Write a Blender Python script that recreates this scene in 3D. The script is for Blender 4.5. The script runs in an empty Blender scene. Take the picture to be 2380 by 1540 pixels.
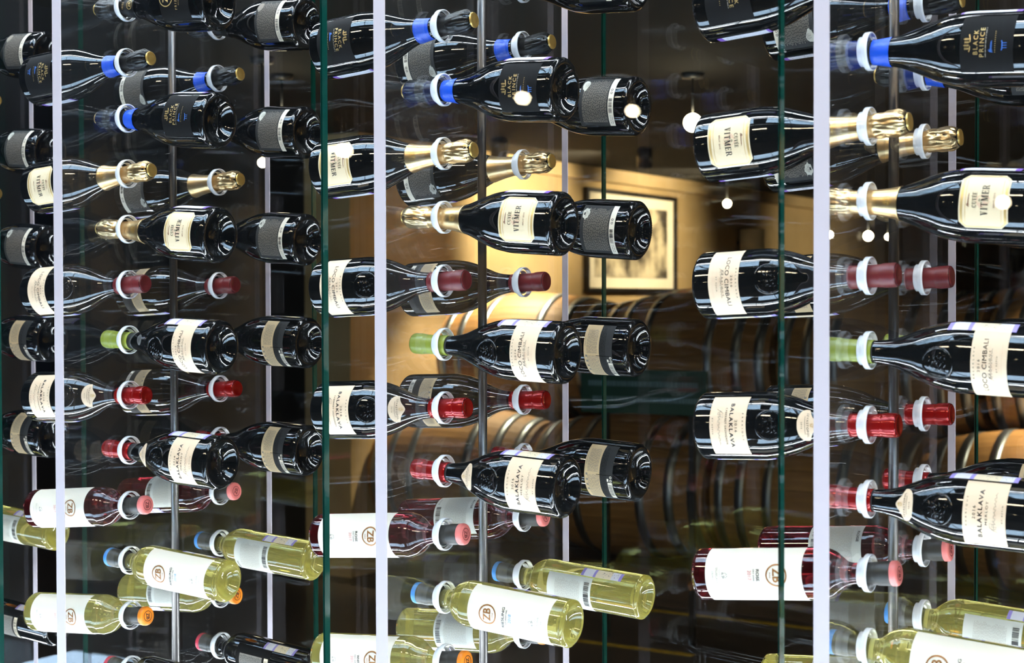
import bpy, bmesh, math, random
import numpy as np
from mathutils import Matrix, Vector

SC = bpy.context.scene
COL = SC.collection
rng = random.Random(7)

# ------------------------------------------------------------------ camera
cam_d = bpy.data.cameras.new('camera')
cam = bpy.data.objects.new('camera', cam_d)
COL.objects.link(cam)
SC.camera = cam
CAM = Vector((2.80709, -2.04771, -0.53411))
YAW, PITCH, ROLL, FPX = -0.56107, 0.01855, -0.00297, 3663.4
fw = Vector((math.sin(YAW)*math.cos(PITCH), math.cos(YAW)*math.cos(PITCH), -math.sin(PITCH)))
rt0 = Vector((math.cos(YAW), -math.sin(YAW), 0))
up0 = rt0.cross(fw)
rt = rt0*math.cos(ROLL) + up0*math.sin(ROLL)
up = up0*math.cos(ROLL) - rt0*math.sin(ROLL)
M = Matrix((rt, up, -fw)).transposed().to_4x4()
M.translation = CAM
cam.matrix_world = M
cam_d.sensor_width = 36.0
cam_d.sensor_fit = 'HORIZONTAL'
cam_d.lens = FPX/2380*36.0
cam_d.clip_start = 0.05
cam_d.clip_end = 100
cam_d.dof.use_dof = True
cam_d.dof.focus_distance = 2.62
cam_d.dof.aperture_fstop = 7.0

# ------------------------------------------------------------------ world, exposure, render settings
wd = bpy.data.worlds.new('world')
SC.world = wd
wd.use_nodes = True
wd.node_tree.nodes['Background'].inputs[0].default_value = (0.32, 0.45, 0.8, 1)
wd.node_tree.nodes['Background'].inputs[1].default_value = 0.02
vs = SC.view_settings
vs.view_transform = 'Standard'
vs.look = 'None'
vs.gamma = 1
vs.use_curve_mapping = False
vs.exposure = 0.70
cy = SC.cycles
cy.max_bounces = 8
cy.transparent_max_bounces = 24
cy.transmission_bounces = 7
cy.glossy_bounces = 4
cy.diffuse_bounces = 2
cy.caustics_reflective = True
cy.caustics_refractive = True
cy.blur_glossy = 0.5
cy.sample_clamp_indirect = 6.0
cy.use_denoising = True

FLOOR_Z = -1.95
BASE_Z, TOP_Z = -1.70, 0.86      # inside of the display case
PITCH_X = 0.6933                 # distance between rack panels
Y_REAR = 0.238                   # rear column of rings
Y_POLE = 0.1213
Y_FE, Y_RE = -0.1565, 0.384      # front and rear edges of a rack panel
Y_FG, Y_RG = -0.2877, 0.5357     # front and rear glass
ROW = 0.1

def area(name, loc, size, power, color, rot=(0, 0, 0), sy=None, spread=None):
    l = bpy.data.lights.new(name, 'AREA')
    l.energy = power
    l.color = color
    l.size = size
    if sy:
        l.shape = 'RECTANGLE'
        l.size_y = sy
    if spread:
        l.spread = spread
    o = bpy.data.objects.new(name, l)
    COL.objects.link(o)
    o.location = loc
    o.rotation_euler = rot
    return o

# ------------------------------------------------------------------ materials
def lin(h):
    h = h.lstrip('#')
    c = [int(h[i:i+2], 16)/255 for i in (0, 2, 4)]
    return tuple((x/12.92 if x <= 0.04045 else ((x+0.055)/1.055)**2.4) for x in c) + (1,)

MATS = {}
def pmat(name, color, rough=0.5, metal=0.0, trans=0.0, ior=1.5, emit=0.0, noise=None, coat=0.0, bump=None, spec=0.5):
    m = bpy.data.materials.new(name)
    m.use_nodes = True
    nt = m.node_tree
    b = nt.nodes['Principled BSDF']
    col = lin(color) if isinstance(color, str) else tuple(color) + (1,)
    b.inputs['Base Color'].default_value = col
    b.inputs['Roughness'].default_value = rough
    b.inputs['Metallic'].default_value = metal
    b.inputs['IOR'].default_value = ior
    b.inputs['Transmission Weight'].default_value = trans
    b.inputs['Coat Weight'].default_value = coat
    b.inputs['Specular IOR Level'].default_value = spec
    if emit:
        b.inputs['Emission Color'].default_value = col
        b.inputs['Emission Strength'].default_value = emit
    if noise or bump:
        tc = nt.nodes.new('ShaderNodeTexCoord')
        n = nt.nodes.new('ShaderNodeTexNoise')
        n.inputs['Scale'].default_value = (noise or bump)[0]
        n.inputs['Detail'].default_value = 6
        nt.links.new(tc.outputs['Object'], n.inputs['Vector'])
        if noise:
            sc_, c2 = noise[0], noise[1]
            mx = nt.nodes.new('ShaderNodeMix')
            mx.data_type = 'RGBA'
            mx.inputs['A'].default_value = col
            mx.inputs['B'].default_value = lin(c2)
            rp = nt.nodes.new('ShaderNodeValToRGB')
            rp.color_ramp.elements[0].position = 0.38
            rp.color_ramp.elements[1].position = 0.66
            nt.links.new(n.outputs['Fac'], rp.inputs['Fac'])
            nt.links.new(rp.outputs['Color'], mx.inputs['Factor'])
            nt.links.new(mx.outputs['Result'], b.inputs['Base Color'])
        if bump:
            bp = nt.nodes.new('ShaderNodeBump')
            bp.inputs['Strength'].default_value = bump[1]
            bp.inputs['Distance'].default_value = bump[2]
            nt.links.new(n.outputs['Fac'], bp.inputs['Height'])
            nt.links.new(bp.outputs['Normal'], b.inputs['Normal'])
    MATS[name] = m
    return m

def pane_mat(name, tint, haze=0.0, hazecol=(0.9, 0.93, 1, 1)):
    """clear sheet: straight transmission plus Fresnel reflection at each face"""
    m = bpy.data.materials.new(name)
    m.use_nodes = True
    nt = m.node_tree
    nt.nodes.clear()
    out = nt.nodes.new('ShaderNodeOutputMaterial')
    tr = nt.nodes.new('ShaderNodeBsdfTransparent')
    tr.inputs[0].default_value = tint + (1,)
    gl = nt.nodes.new('ShaderNodeBsdfGlossy')
    gl.inputs['Roughness'].default_value = 0.0
    fr = nt.nodes.new('ShaderNodeFresnel')
    ge = nt.nodes.new('ShaderNodeNewGeometry')
    mr = nt.nodes.new('ShaderNodeMapRange')
    mr.inputs['To Min'].default_value = 1.49
    mr.inputs['To Max'].default_value = 1/1.49
    nt.links.new(ge.outputs['Backfacing'], mr.inputs['Value'])
    nt.links.new(mr.outputs['Result'], fr.inputs['IOR'])
    mx = nt.nodes.new('ShaderNodeMixShader')
    nt.links.new(fr.outputs[0], mx.inputs[0])
    base = tr
    if haze:
        df = nt.nodes.new('ShaderNodeBsdfDiffuse')
        df.inputs[0].default_value = hazecol
        m2 = nt.nodes.new('ShaderNodeMixShader')
        m2.inputs[0].default_value = haze
        nt.links.new(tr.outputs[0], m2.inputs[1])
        nt.links.new(df.outputs[0], m2.inputs[2])
        base = m2
    nt.links.new(base.outputs[0], mx.inputs[1])
    nt.links.new(gl.outputs[0], mx.inputs[2])
    nt.links.new(mx.outputs[0], out.inputs[0])
    MATS[name] = m
    return m

def wine_mat(name, color, hazy, dens):
    """clear glass full of wine: refracting body with absorption and a little scatter"""
    m = bpy.data.materials.new(name)
    m.use_nodes = True
    nt = m.node_tree
    nt.nodes.clear()
    out = nt.nodes.new('ShaderNodeOutputMaterial')
    p = nt.nodes.new('ShaderNodeBsdfPrincipled')
    c = lin(color)
    p.inputs['Base Color'].default_value = c
    p.inputs['Roughness'].default_value = 0.0
    p.inputs['IOR'].default_value = 1.36
    p.inputs['Transmission Weight'].default_value = 1.0
    tl = nt.nodes.new('ShaderNodeBsdfTranslucent')
    tl.inputs[0].default_value = c
    df = nt.nodes.new('ShaderNodeBsdfDiffuse')
    df.inputs[0].default_value = c
    ad = nt.nodes.new('ShaderNodeMixShader')
    ad.inputs[0].default_value = 0.5
    nt.links.new(tl.outputs[0], ad.inputs[1])
    nt.links.new(df.outputs[0], ad.inputs[2])
    mx = nt.nodes.new('ShaderNodeMixShader')
    mx.inputs[0].default_value = hazy
    nt.links.new(p.outputs[0], mx.inputs[1])
    nt.links.new(ad.outputs[0], mx.inputs[2])
    gl = nt.nodes.new('ShaderNodeBsdfGlossy')
    gl.inputs['Roughness'].default_value = 0.02
    fr = nt.nodes.new('ShaderNodeFresnel')
    fr.inputs[0].default_value = 1.5
    m3 = nt.nodes.new('ShaderNodeMixShader')
    mu = nt.nodes.new('ShaderNodeMath')
    mu.operation = 'MULTIPLY'
    ge = nt.nodes.new('ShaderNodeNewGeometry')
    inv = nt.nodes.new('ShaderNodeMath')
    inv.operation = 'SUBTRACT'
    inv.inputs[0].default_value = 1.0
    nt.links.new(ge.outputs['Backfacing'], inv.inputs[1])
    nt.links.new(fr.outputs[0], mu.inputs[0])
    nt.links.new(inv.outputs[0], mu.inputs[1])
    nt.links.new(mu.outputs[0], m3.inputs[0])
    nt.links.new(mx.outputs[0], m3.inputs[1])
    nt.links.new(gl.outputs[0], m3.inputs[2])
    nt.links.new(m3.outputs[0], out.inputs[0])
    if dens:
        va = nt.nodes.new('ShaderNodeVolumeAbsorption')
        va.inputs['Color'].default_value = c
        va.inputs['Density'].default_value = dens
        nt.links.new(va.outputs[0], out.inputs['Volume'])
    MATS[name] = m
    return m

pmat('dark_glass', (0.0045, 0.005, 0.0055), 0.03, ior=1.55, spec=0.6)
pmat('punt_glass', (0.004, 0.006, 0.006), 0.05, ior=1.55, spec=0.6)
wine_mat('rose_wine', '#8e2a33', 0.10, 6)
wine_mat('white_wine', '#efe690', 0.22, 4)
pmat('cream_paper', '#ecd0b0', 0.55)
pmat('ivory_paper', '#eed8b2', 0.5)
pmat('white_paper', '#f1e8d6', 0.5)
pmat('black_paper', '#100f10', 0.75, spec=0.2)
pmat('grey_paper', '#333435', 0.6, spec=0.3)
pmat('tan_paper', '#d9bd92', 0.6)
pmat('grey_white_paper', '#d3d2c6', 0.6)
pmat('ink', '#1a1a22', 0.5)
pmat('ink_grey', '#8d857a', 0.6)
pmat('ink_pale', '#c9c4bb', 0.6)
pmat('ink_peach', '#eac3a4', 0.6)
pmat('ink_rose', '#e2838a', 0.5)
pmat('ink_blue', '#5aa3cc', 0.5)
pmat('ink_dark_red', '#6e2420', 0.5)
pmat('ink_light', '#b6b0a4', 0.5)
pmat('gold_print', (0.80, 0.55, 0.22), 0.35, metal=0.45)
pmat('bronze_print', '#a8713f', 0.4, metal=0.35)
pmat('gold_foil', (0.80, 0.55, 0.27), 0.32, metal=1, bump=(120, 0.3, 0.0006))
pmat('gold_plate', (0.85, 0.55, 0.16), 0.34, metal=0.7)
pmat('black_foil', '#141414', 0.35, bump=(70, 0.4, 0.0006))
pmat('blue_reflection_print', (0.10, 0.28, 0.9), 0.3, metal=0.2)  # blue reflection on the metallic foil print, put into its colour
pmat('blue_tape', '#1a55d6', 0.3, bump=(90, 0.8, 0.002))
pmat('maroon_capsule', '#6f2225', 0.4)
pmat('green_capsule', '#929d37', 0.35)
pmat('red_capsule', '#98100f', 0.18, metal=0.35, bump=(90, 0.2, 0.0004))
pmat('grey_capsule', '#35332f', 0.42)
pmat('pink_cap', '#f0837e', 0.4)
pmat('orange_cap', '#f28a22', 0.4)
pmat('blue_cap', '#3d8fdc', 0.4)
pmat('crimson_cap', '#d8354f', 0.4)
pmat('stamp_lilac', '#a393dc', 0.5)
pmat('stamp_cream', '#f6e3c2', 0.5)
pmat('stamp_white', '#e9e6ee', 0.5)
pmat('stamp_violet', '#8a5fc0', 0.5)
pmat('ring_white', '#fbfbfd', 0.3, coat=0.5)
pmat('edge_white', '#d6cad1', 0.5)
pmat('steel', (0.16, 0.15, 0.145), 0.34, metal=1)
pmat('glass_edge', (0.004, 0.055, 0.04), 0.08, ior=1.52)
pmat('case_dark', '#202224', 0.4)
pane_mat('case_glass', (0.965, 0.985, 0.975))
pane_mat('acrylic', (0.98, 0.985, 0.99), haze=0.005)

# ------------------------------------------------------------------ mesh helpers
def obj(name, me, mat=None, parent=None, loc=None, rot=None):
    o = bpy.data.objects.new(name, me)
    COL.objects.link(o)
    if mat and me is not None and not me.materials:
        me.materials.append(MATS[mat])
    if parent:
        o.parent = parent
    if loc:
        o.location = loc
    if rot:
        o.rotation_euler = rot
    return o

def empty(name, loc=(0, 0, 0)):
    o = bpy.data.objects.new(name, None)
    COL.objects.link(o)
    o.empty_display_size = 0.02
    o.location = loc
    return o

def tag(o, label=None, cat=None, group=None, kind=None):
    if label: o['label'] = label
    if cat: o['category'] = cat
    if group: o['group'] = group
    if kind: o['kind'] = kind
    return o

def mesh(name, verts, faces, mat=None, smooth=False, mats=None, mi=None):
    me = bpy.data.meshes.new(name)
    me.from_pydata([tuple(v) for v in verts], [], faces)
    if mats:
        for m in mats: me.materials.append(MATS[m])
        me.polygons.foreach_set('material_index', mi)
    elif mat:
        me.materials.append(MATS[mat])
    if smooth:
        me.polygons.foreach_set('use_smooth', [True]*len(me.polygons))
    me.update()
    return me

def box_vf(x0, x1, y0, y1, z0, z1):
    v = [(x, y, z) for z in (z0, z1) for y in (y0, y1) for x in (x0, x1)]
    f = [(0, 2, 3, 1), (4, 5, 7, 6), (0, 1, 5, 4), (2, 6, 7, 3), (0, 4, 6, 2), (1, 3, 7, 5)]
    return v, f

def boxmesh(name, x0, x1, y0, y1, z0, z1, mat, bevel=0.0):
    v, f = box_vf(x0, x1, y0, y1, z0, z1)
    me = mesh(name, v, f, mat)
    if bevel:
        bm = bmesh.new(); bm.from_mesh(me)
        bmesh.ops.bevel(bm, geom=bm.edges[:], offset=bevel, segments=2, affect='EDGES', profile=0.6)
        bm.to_mesh(me); bm.free()
    return me

class VF:
    """collects quads/polys of one mesh"""
    def __init__(s): s.v = []; s.f = []; s.mi = []
    def add(s, v, f, mi=0):
        n = len(s.v)
        s.v += [tuple(p) for p in v]
        s.f += [tuple(i+n for i in q) for q in f]
        s.mi += [mi]*len(f)
    def box(s, *a, mi=0): s.add(*box_vf(*a), mi=mi)

def lathe(name, prof, mat, seg=56, axis='Z', jitter=None):
    """prof: list of (r, z). closed at r==0 ends."""
    v, f = [], []
    rings = []
    for (r, z) in prof:
        if r < 1e-6:
            rings.append([len(v)]); v.append((0, 0, z))
        else:
            ids = []
            for i in range(seg):
                a = 2*math.pi*i/seg
                rr = r
                if jitter: rr = r + jitter(a, z)
                ids.append(len(v)); v.append((rr*math.cos(a), rr*math.sin(a), z))
            rings.append(ids)
    for A, B in zip(rings[:-1], rings[1:]):
        if len(A) == 1 and len(B) == 1: continue
        for i in range(seg):
            j = (i+1) % seg
            if len(A) == 1: f.append((A[0], B[j], B[i]))
            elif len(B) == 1: f.append((A[i], A[j], B[0]))
            else: f.append((A[i], A[j], B[j], B[i]))
    if axis == 'X': v = [(z, x, y) for x, y, z in v]
    me = mesh(name, v, f, mat, smooth=True)
    return me

def smooth_prof(pts, n=6):
    """Catmull-Rom through (r,z) points; a point given twice is a corner"""
    out = []
    P = pts
    for i in range(len(P)-1):
        p0 = P[max(i-1, 0)]; p1 = P[i]; p2 = P[i+1]; p3 = P[min(i+2, len(P)-1)]
        if p1 == p2: continue
        d = math.hypot(p2[0]-p1[0], p2[1]-p1[1])
        k = n if d > 0.004 else 3
        for j in range(k):
            t = j/k
            q = []
            for c in (0, 1):
                a, b, e, g = p0[c], p1[c], p2[c], p3[c]
                q.append(0.5*((2*b)+(-a+e)*t+(2*a-5*b+4*e-g)*t*t+(-a+3*b-3*e+g)*t**3))
            out.append((max(q[0], 0.0), q[1]))
    out.append(P[-1])
    return out

# ---- text -> flat polygons
_txt = {}
def text2d(s, h, w=None, track=1.0, bold=0.0):
    """filled letters of the built-in font, centred, cap height h, total width w"""
    key = (s, round(track, 3), round(bold, 3))
    if key not in _txt:
        cu = bpy.data.curves.new('t', 'FONT')
        cu.body = s
        cu.size = 1
        cu.space_character = track
        cu.resolution_u = 3
        cu.offset = bold
        cu.fill_mode = 'FRONT'
        o = bpy.data.objects.new('t', cu)
        COL.objects.link(o)
        dg = bpy.context.evaluated_depsgraph_get()
        dg.update()
        me = bpy.data.meshes.new_from_object(o.evaluated_get(dg))
        v = np.array([(p.co.x, p.co.y) for p in me.vertices]) if len(me.vertices) else np.zeros((1, 2))
        f = [tuple(p.vertices) for p in me.polygons]
        bpy.data.objects.remove(o); bpy.data.curves.remove(cu); bpy.data.meshes.remove(me)
        _txt[key] = (v, f)
    v, f = _txt[key]
    mn, mx = v.min(0), v.max(0)
    sc_ = h/max(mx[1]-mn[1], 1e-6)
    sx = sc_ if w is None else w/max(mx[0]-mn[0], 1e-6)
    c = (mn+mx)/2
    return (v-c)*np.array([sx, sc_]), f

def ribbon(pts, wdt):
    v, f = [], []
    n = len(pts)
    for i, (x, y) in enumerate(pts):
        a = pts[max(i-1, 0)]; b = pts[min(i+1, n-1)]
        dx, dy = b[0]-a[0], b[1]-a[1]
        l = math.hypot(dx, dy) or 1
        k = wdt/2*(1 if not callable(wdt) else 1)
        v += [(x-dy/l*k, y+dx/l*k), (x+dy/l*k, y-dx/l*k)]
    for i in range(n-1):
        f.append((2*i, 2*i+1, 2*i+3, 2*i+2))
    return np.array(v), f

def quad2(x0, x1, y0, y1):
    return np.array([(x0, y0), (x1, y0), (x1, y1), (x0, y1)]), [(0, 1, 2, 3)]

def strip2(x0, x1, y0, y1, n=16):
    v, f = [], []
    for i in range(n+1):
        x = x0+(x1-x0)*i/n
        v += [(x, y0), (x, y1)]
    for i in range(n): f.append((2*i, 2*i+2, 2*i+3, 2*i+1))
    return np.array(v), f

def annulus2(r0, r1, n=40, a0=0, a1=2*math.pi):
    v, f = [], []
    for i in range(n+1):
        a = a0+(a1-a0)*i/n
        v += [(r0*math.cos(a), r0*math.sin(a)), (r1*math.cos(a), r1*math.sin(a))]
    for i in range(n): f.append((2*i, 2*i+1, 2*i+3, 2*i+2))
    return np.array(v), f

class Flat:
    """flat print collected in (s,t), later wrapped on a bottle"""
    def __init__(s): s.v = []; s.f = []
    def add(s, vf, dx=0, dy=0):
        v, f = vf
        n = len(s.v)
        s.v += [(p[0]+dx, p[1]+dy) for p in v]
        s.f += [tuple(i+n for i in q) for q in f]
        return s
    def text(s, str_, h, x, y, w=None, track=1.0, bold=0.0):
        return s.add(text2d(str_, h, w, track, bold), x, y)

# ---- serif capitals, unit height, thick and thin strokes
def serif2d(word, h, w, gap=0.12):
    def st(x0, y0, x1, y1, t):
        return [(x0-t/2, y0), (x0+t/2, y0), (x1+t/2, y1), (x1-t/2, y1)]
    def bar(x0, x1, y, t=0.06): return [(x0, y-t/2), (x1, y-t/2), (x1, y+t/2), (x0, y+t/2)]
    def arc(cx, cy_, rx, ry, a0, a1, t0, t1, n=10):
        qs = []
        for i in range(n):
            a, b = a0+(a1-a0)*i/n, a0+(a1-a0)*(i+1)/n
            def pt(an, o):
                tt = t0+(t1-t0)*abs(math.cos(an))
                return (cx+(rx+o*tt/2)*math.cos(an), cy_+(ry+o*tt/2)*math.sin(an))
            qs.append([pt(a, -1), pt(a, 1), pt(b, 1), pt(b, -1)])
        return qs
    T, t = 0.17, 0.07
    G = {
     'V': (0.78, [st(0.2, 1, 0.41, 0, T), st(0.41, 0, 0.62, 1, t), bar(0.04, 0.36, .97), bar(.48, .76, .97)]),
     'I': (0.38, [st(.19, 0, .19, 1, T), bar(.03, .35, .97), bar(.03, .35, .03)]),
     'T': (0.72, [st(.36, 0, .36, 1, T), bar(.02, .70, .96, .08), bar(.2, .52, .03), st(.05, .78, .05, 1, .06), st(.67, .78, .67, 1, .06)]),
     'M': (0.98, [st(.14, 0, .16, 1, t), st(.22, 1, .47, .02, T), st(.47, .02, .76, 1, t), st(.80, 0, .80, 1, T), bar(.0, .28, .03), bar(.66, .96, .03), bar(.04, .3, .97), bar(.7, .96, .97)]),
     'E': (0.66, [st(.18, 0, .18, 1, T), bar(.03, .6, .96, .07), bar(.18, .5, .51, .07), bar(.03, .63, .04, .07), st(.6, .76, .6, 1, .06), st(.63, 0, .63, .26, .06), st(.5, .38, .5, .64, .06)]),
     'R': (0.76, [st(.18, 0, .18, 1, T), bar(.03, .45, .96, .07), bar(.18, .45, .5, .07), bar(.03, .34, .03), st(.42, .5, .68, .0, T), bar(.56, .78, .03)] + arc(.42, .73, .17, .23, -math.pi/2, math.pi/2, .06, .16)),
     'C': (0.78, arc(.42, .5, .33, .46, .7, 2*math.pi-.7, .06, .18, 16) + [st(.68, .66, .68, .96, .06)]),
     'U': (0.80, [st(.2, .3, .2, 1, T), st(.62, .3, .62, 1, t), bar(.04, .36, .97), bar(.48, .76, .97)] + arc(.41, .3, .21, .28, math.pi, 2*math.pi, .07, .12)),
    }
    G['É'] = (G['E'][0], G['E'][1] + [[(.28, 1.1), (.38, 1.1), (.52, 1.28), (.42, 1.28)]])
    out = Flat(); x = 0
    for ch in word:
        wd_, qs = G[ch]
        for q in qs:
            out.add((np.array(q), [(0, 1, 2, 3)]), x, 0)
        x += wd_+gap
    v = np.array(out.v)
    v[:, 0] = (v[:, 0]-(x-gap)/2)*(w/(x-gap))
    v[:, 1] = (v[:, 1]-.5)*h
    return v, out.f

# ------------------------------------------------------------------ bottle shapes (r, a); a = height above the base
PROFILES = {
 'burgundy': dict(L=0.283, ring=0.232, body=[(0.0475, 0.010), (0.0475, 0.05), (0.0475, 0.092), (0.0462, 0.108), (0.0428, 0.126), (0.0365, 0.146), (0.0283, 0.165), (0.0203, 0.185), (0.0163, 0.203), (0.0150, 0.220), (0.0146, 0.240), (0.0146, 0.262), (0.0158, 0.264), (0.0158, 0.281), (0.0140, 0.2825)], R=0.0475),
 'sparkling': dict(L=0.295, ring=0.230, body=[(0.0485, 0.010), (0.0485, 0.05), (0.0485, 0.080), (0.0475, 0.096), (0.0438, 0.118), (0.0365, 0.140), (0.0278, 0.162), (0.0214, 0.182), (0.0172, 0.205), (0.0148, 0.228), (0.0142, 0.245), (0.0142, 0.262), (0.0165, 0.266), (0.0165, 0.285), (0.0120, 0.2945)], R=0.0485),
 'bordeaux': dict(L=0.291, ring=0.243, body=[(0.0365, 0.008), (0.0365, 0.05), (0.0365, 0.12), (0.0365, 0.178), (0.0352, 0.190), (0.0310, 0.202), (0.0235, 0.212), (0.0172, 0.220), (0.0148, 0.228), (0.0142, 0.240), (0.0142, 0.268), (0.0155, 0.270), (0.0155, 0.288), (0.0140, 0.2905)], R=0.0365),
}
for k, P in PROFILES.items():
    R = P['R']
    base = [(0.0, 0.0225), (0.0035, 0.0220), (R*0.20, 0.0212), (R*0.42, 0.0178), (R*0.58, 0.0120), (R*0.70, 0.0050), (R*0.77, 0.0010), (R*0.83, 0.0), (R*0.91, 0.0012), (R*0.975, 0.0048)]
    prof = smooth_prof(base + P['body'] + [(0.010, P['L']-0.0002), (0.0, P['L']-0.0002)], 6)
    P['prof'] = prof
    i0 = min(range(len(prof)), key=lambda i: abs(prof[i][1]-0.010) + (0 if prof[i][0] > R*0.95 else 9))
    za = np.array([p[1] for p in prof[i0:]]); ra = np.array([p[0] for p in prof[i0:]])
    o_ = np.argsort(za, kind='stable')
    P['za'], P['ra'] = za[o_], ra[o_]

def rf(kind, a):
    P = PROFILES[kind]
    return float(np.interp(a, P['za'], P['ra']))

def wrap(kind, v2, off, Rref=None, th0=0.0):
    Rr = Rref or PROFILES[kind]['R']
    out = []
    for s, t in v2:
        th = s/Rr+th0
        r = rf(kind, t)+off
        out.append((r*math.sin(th), -r*math.cos(th), t))
    return out

def label_mesh(name, kind, a0, a1, w, mat, off=0.00035, wfun=None, nt=10, ns=26, s0=0.0, Rref=None):
    """paper wrapped on the bottle with a thin visible edge"""
    v, f = [], []
    for i in range(nt+1):
        t = a0+(a1-a0)*i/nt
        ww = wfun((t-a0)/(a1-a0))*w if wfun else w
        for j in range(ns+1):
            v.append((s0-ww/2+ww*j/ns, t))
    for i in range(nt):
        for j in range(ns):
            q = i*(ns+1)+j
            f.append((q, q+1, q+ns+2, q+ns+1))
    return mesh(name, wrap(kind, v, off, Rref), f, mat, smooth=True)

def print_mesh(name, kind, flat, mat, off=0.0007, Rref=None):
    return mesh(name, wrap(kind, flat.v, off, Rref), flat.f, mat)

def dashes(flat, rows, s0, s1, h, fill=0.9, seed=1, word=0.0035):
    r = random.Random(seed)
    for t in rows:
        s = s0
        e = s1-(s1-s0)*(1-fill)*r.random()
        while s < e:
            l = word*(0.5+1.2*r.random())
            flat.add(quad2(s, min(s+l, e), t-h/2, t+h/2))
            s += l+word*0.28
    return flat

def barcode(flat, s0, s1, t0, t1, seed=3):
    r = random.Random(seed)
    s = s0
    while s < s1-0.0008:
        l = r.choice((0.0004, 0.0007, 0.0011))
        flat.add(quad2(s, s+l, t0, t1))
        s += l+r.choice((0.0005, 0.0009, 0.0013))
    return flat

def crest(flat, x, y, sz, seed=5):
    r = random.Random(seed)
    for i in range(9):
        a = r.random()*6.28; d = sz*0.42*math.sqrt(r.random())
        n = r.randint(5, 7); q = sz*(0.07+0.1*r.random())
        ph = r.random()*6
        pts = [(q*(0.6+0.6*r.random())*math.cos(ph+6.283*i_/n), q*(0.6+0.6*r.random())*math.sin(ph+6.283*i_/n)) for i_ in range(n)]
        flat.add((np.array(pts), [tuple(range(n))]), x+d*math.cos(a), y+d*math.sin(a))
    for s_ in (-1, 1):
        flat.add(ribbon([(s_*sz*0.3*math.cos(b/5)+0, sz*0.42*math.sin(b/5)) for b in range(-7, 8)], sz*0.06), x, y)
    return flat

def tube_ring(kind, cx, cz, r, tube, n=48, m=6, Rref=None):
    """raised ring following the bottle wall"""
    v, f = [], []
    Rr = Rref or rf(kind, cz)
    for i in range(n):
        a = 2*math.pi*i/n
        for j in range(m):
            b = 2*math.pi*j/m
            rr = r+tube*math.cos(b)
            s, t = cx+rr*math.cos(a), cz+rr*math.sin(a)
            R_ = rf(kind, t)+tube*0.9*math.sin(b)
            th = s/Rr
            v.append((R_*math.sin(th), -R_*math.cos(th), t))
    for i in range(n):
        for j in range(m):
            f.append((i*m+j, ((i+1) % n)*m+j, ((i+1) % n)*m+(j+1) % m, i*m+(j+1) % m))
    return v, f

# ------------------------------------------------------------------ the wines: one parts list for each row
def glass_body(kind, mat):
    return lathe('glass_body', PROFILES[kind]['prof'], mat, 64)

def knurl_mesh(kind, mat, n=64):
    R = PROFILES[kind]['R']
    c = VF()
    for i in range(n):
        a = 2*math.pi*i/n
        x, y, z = R*0.865*math.cos(a), R*0.865*math.sin(a), 0.0
        d = 0.0009
        tx, ty = -math.sin(a), math.cos(a)
        c.add([(x+tx*d, y+ty*d, z+.0004), (x-tx*d, y-ty*d, z+.0004), (x+math.cos(a)*d*1.4, y+math.sin(a)*d*1.4, z+.0006), (x-math.cos(a)*d*1.4, y-math.sin(a)*d*1.4, z+.0006), (x, y, z-0.0010)],
              [(0, 2, 4), (2, 1, 4), (1, 3, 4), (3, 0, 4)])
    return mesh('base_knurling', c.v, c.f, mat, smooth=True)

def capsule_mesh(kind, a0, mat, a1=None, ofs=0.0007, bead=True):
    P = PROFILES[kind]; L = P['L']
    pts = []
    n = 10
    for i in range(n+1):
        a = a0+((a1 or L-0.004)-a0)*i/n
        pts.append((rf(kind, a)+ofs, a))
    if bead:
        pts = [(rf(kind, a0)+ofs*.2, a0)] + [(p[0], p[1]) for p in pts if p[1] < 0.258] + [(0.0155, 0.2595), (0.0152, 0.2605), (0.0160, 0.2625), (0.0165, 0.266)]
        if not a1:
            pts += [(0.0165, L-0.0035), (0.0158, L-0.0012), (0.0142, L+.0008), (0.0122, L+0.0011), (0.0110, L+0.0004), (0.0, L+0.0005)]
        else:
            pts += [(0.0165, a1)]
    else:
        pts = [(rf(kind, a0)+ofs*.2, a0)] + pts
    return lathe('capsule', pts, mat, 40)

def foil_mesh(kind, a0, mat, seed, crumple_from):
    P = PROFILES[kind]; L = P['L']
    r = random.Random(seed)
    ph = [(r.uniform(4, 23), r.uniform(0, 6.3), r.uniform(15, 260)*r.choice((-1, 1)), r.uniform(0, 6)) for _ in range(12)]
    def jit(a, z):
        if z < crumple_from: 
            return 0.0
        k = min((z-crumple_from)/0.008, 1)
        if z > L-0.006: k *= max((L-z)/0.006, 0)
        s = sum(math.sin(round(f_)*a+p+zf*z+zp) for f_, p, zf, zp in ph)/9
        s = math.copysign(abs(s)**.7, s)
        return 0.0014*k*s + 0.0004*k*math.copysign(1, math.sin(7*a+300*z))*abs(s)
    pts = []
    n = 64
    for i in range(n+1):
        a = a0+(L-0.002-a0)*i/n
        rr = rf(kind, a)+0.0009
        if a > crumple_from+0.004: rr = max(rr, 0.0158 + 0.0008*math.sin((a-crumple_from)*90))
        if a > L-0.008: rr = 0.0162-((a-(L-0.008))/0.006)**2*0.003
        pts.append((rr, a))
    pts = [(rf(kind, a0)+.0002, a0)] + pts + [(0.0100, L), (0.0, L+0.0004)]
    return lathe('neck_foil', pts, mat, 84, jitter=jit)

def cap_plate(L, mat, r=0.0118):
    pr = [(r, L-0.0015), (r+0.0006, L+0.0004), (r, L+0.0020), (r*0.8, L+0.0026), (r*0.72, L+0.0020), (r*0.4, L+0.0030), (0, L+0.0032)]
    return lathe('cap_plate', pr, mat, 36)

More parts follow.
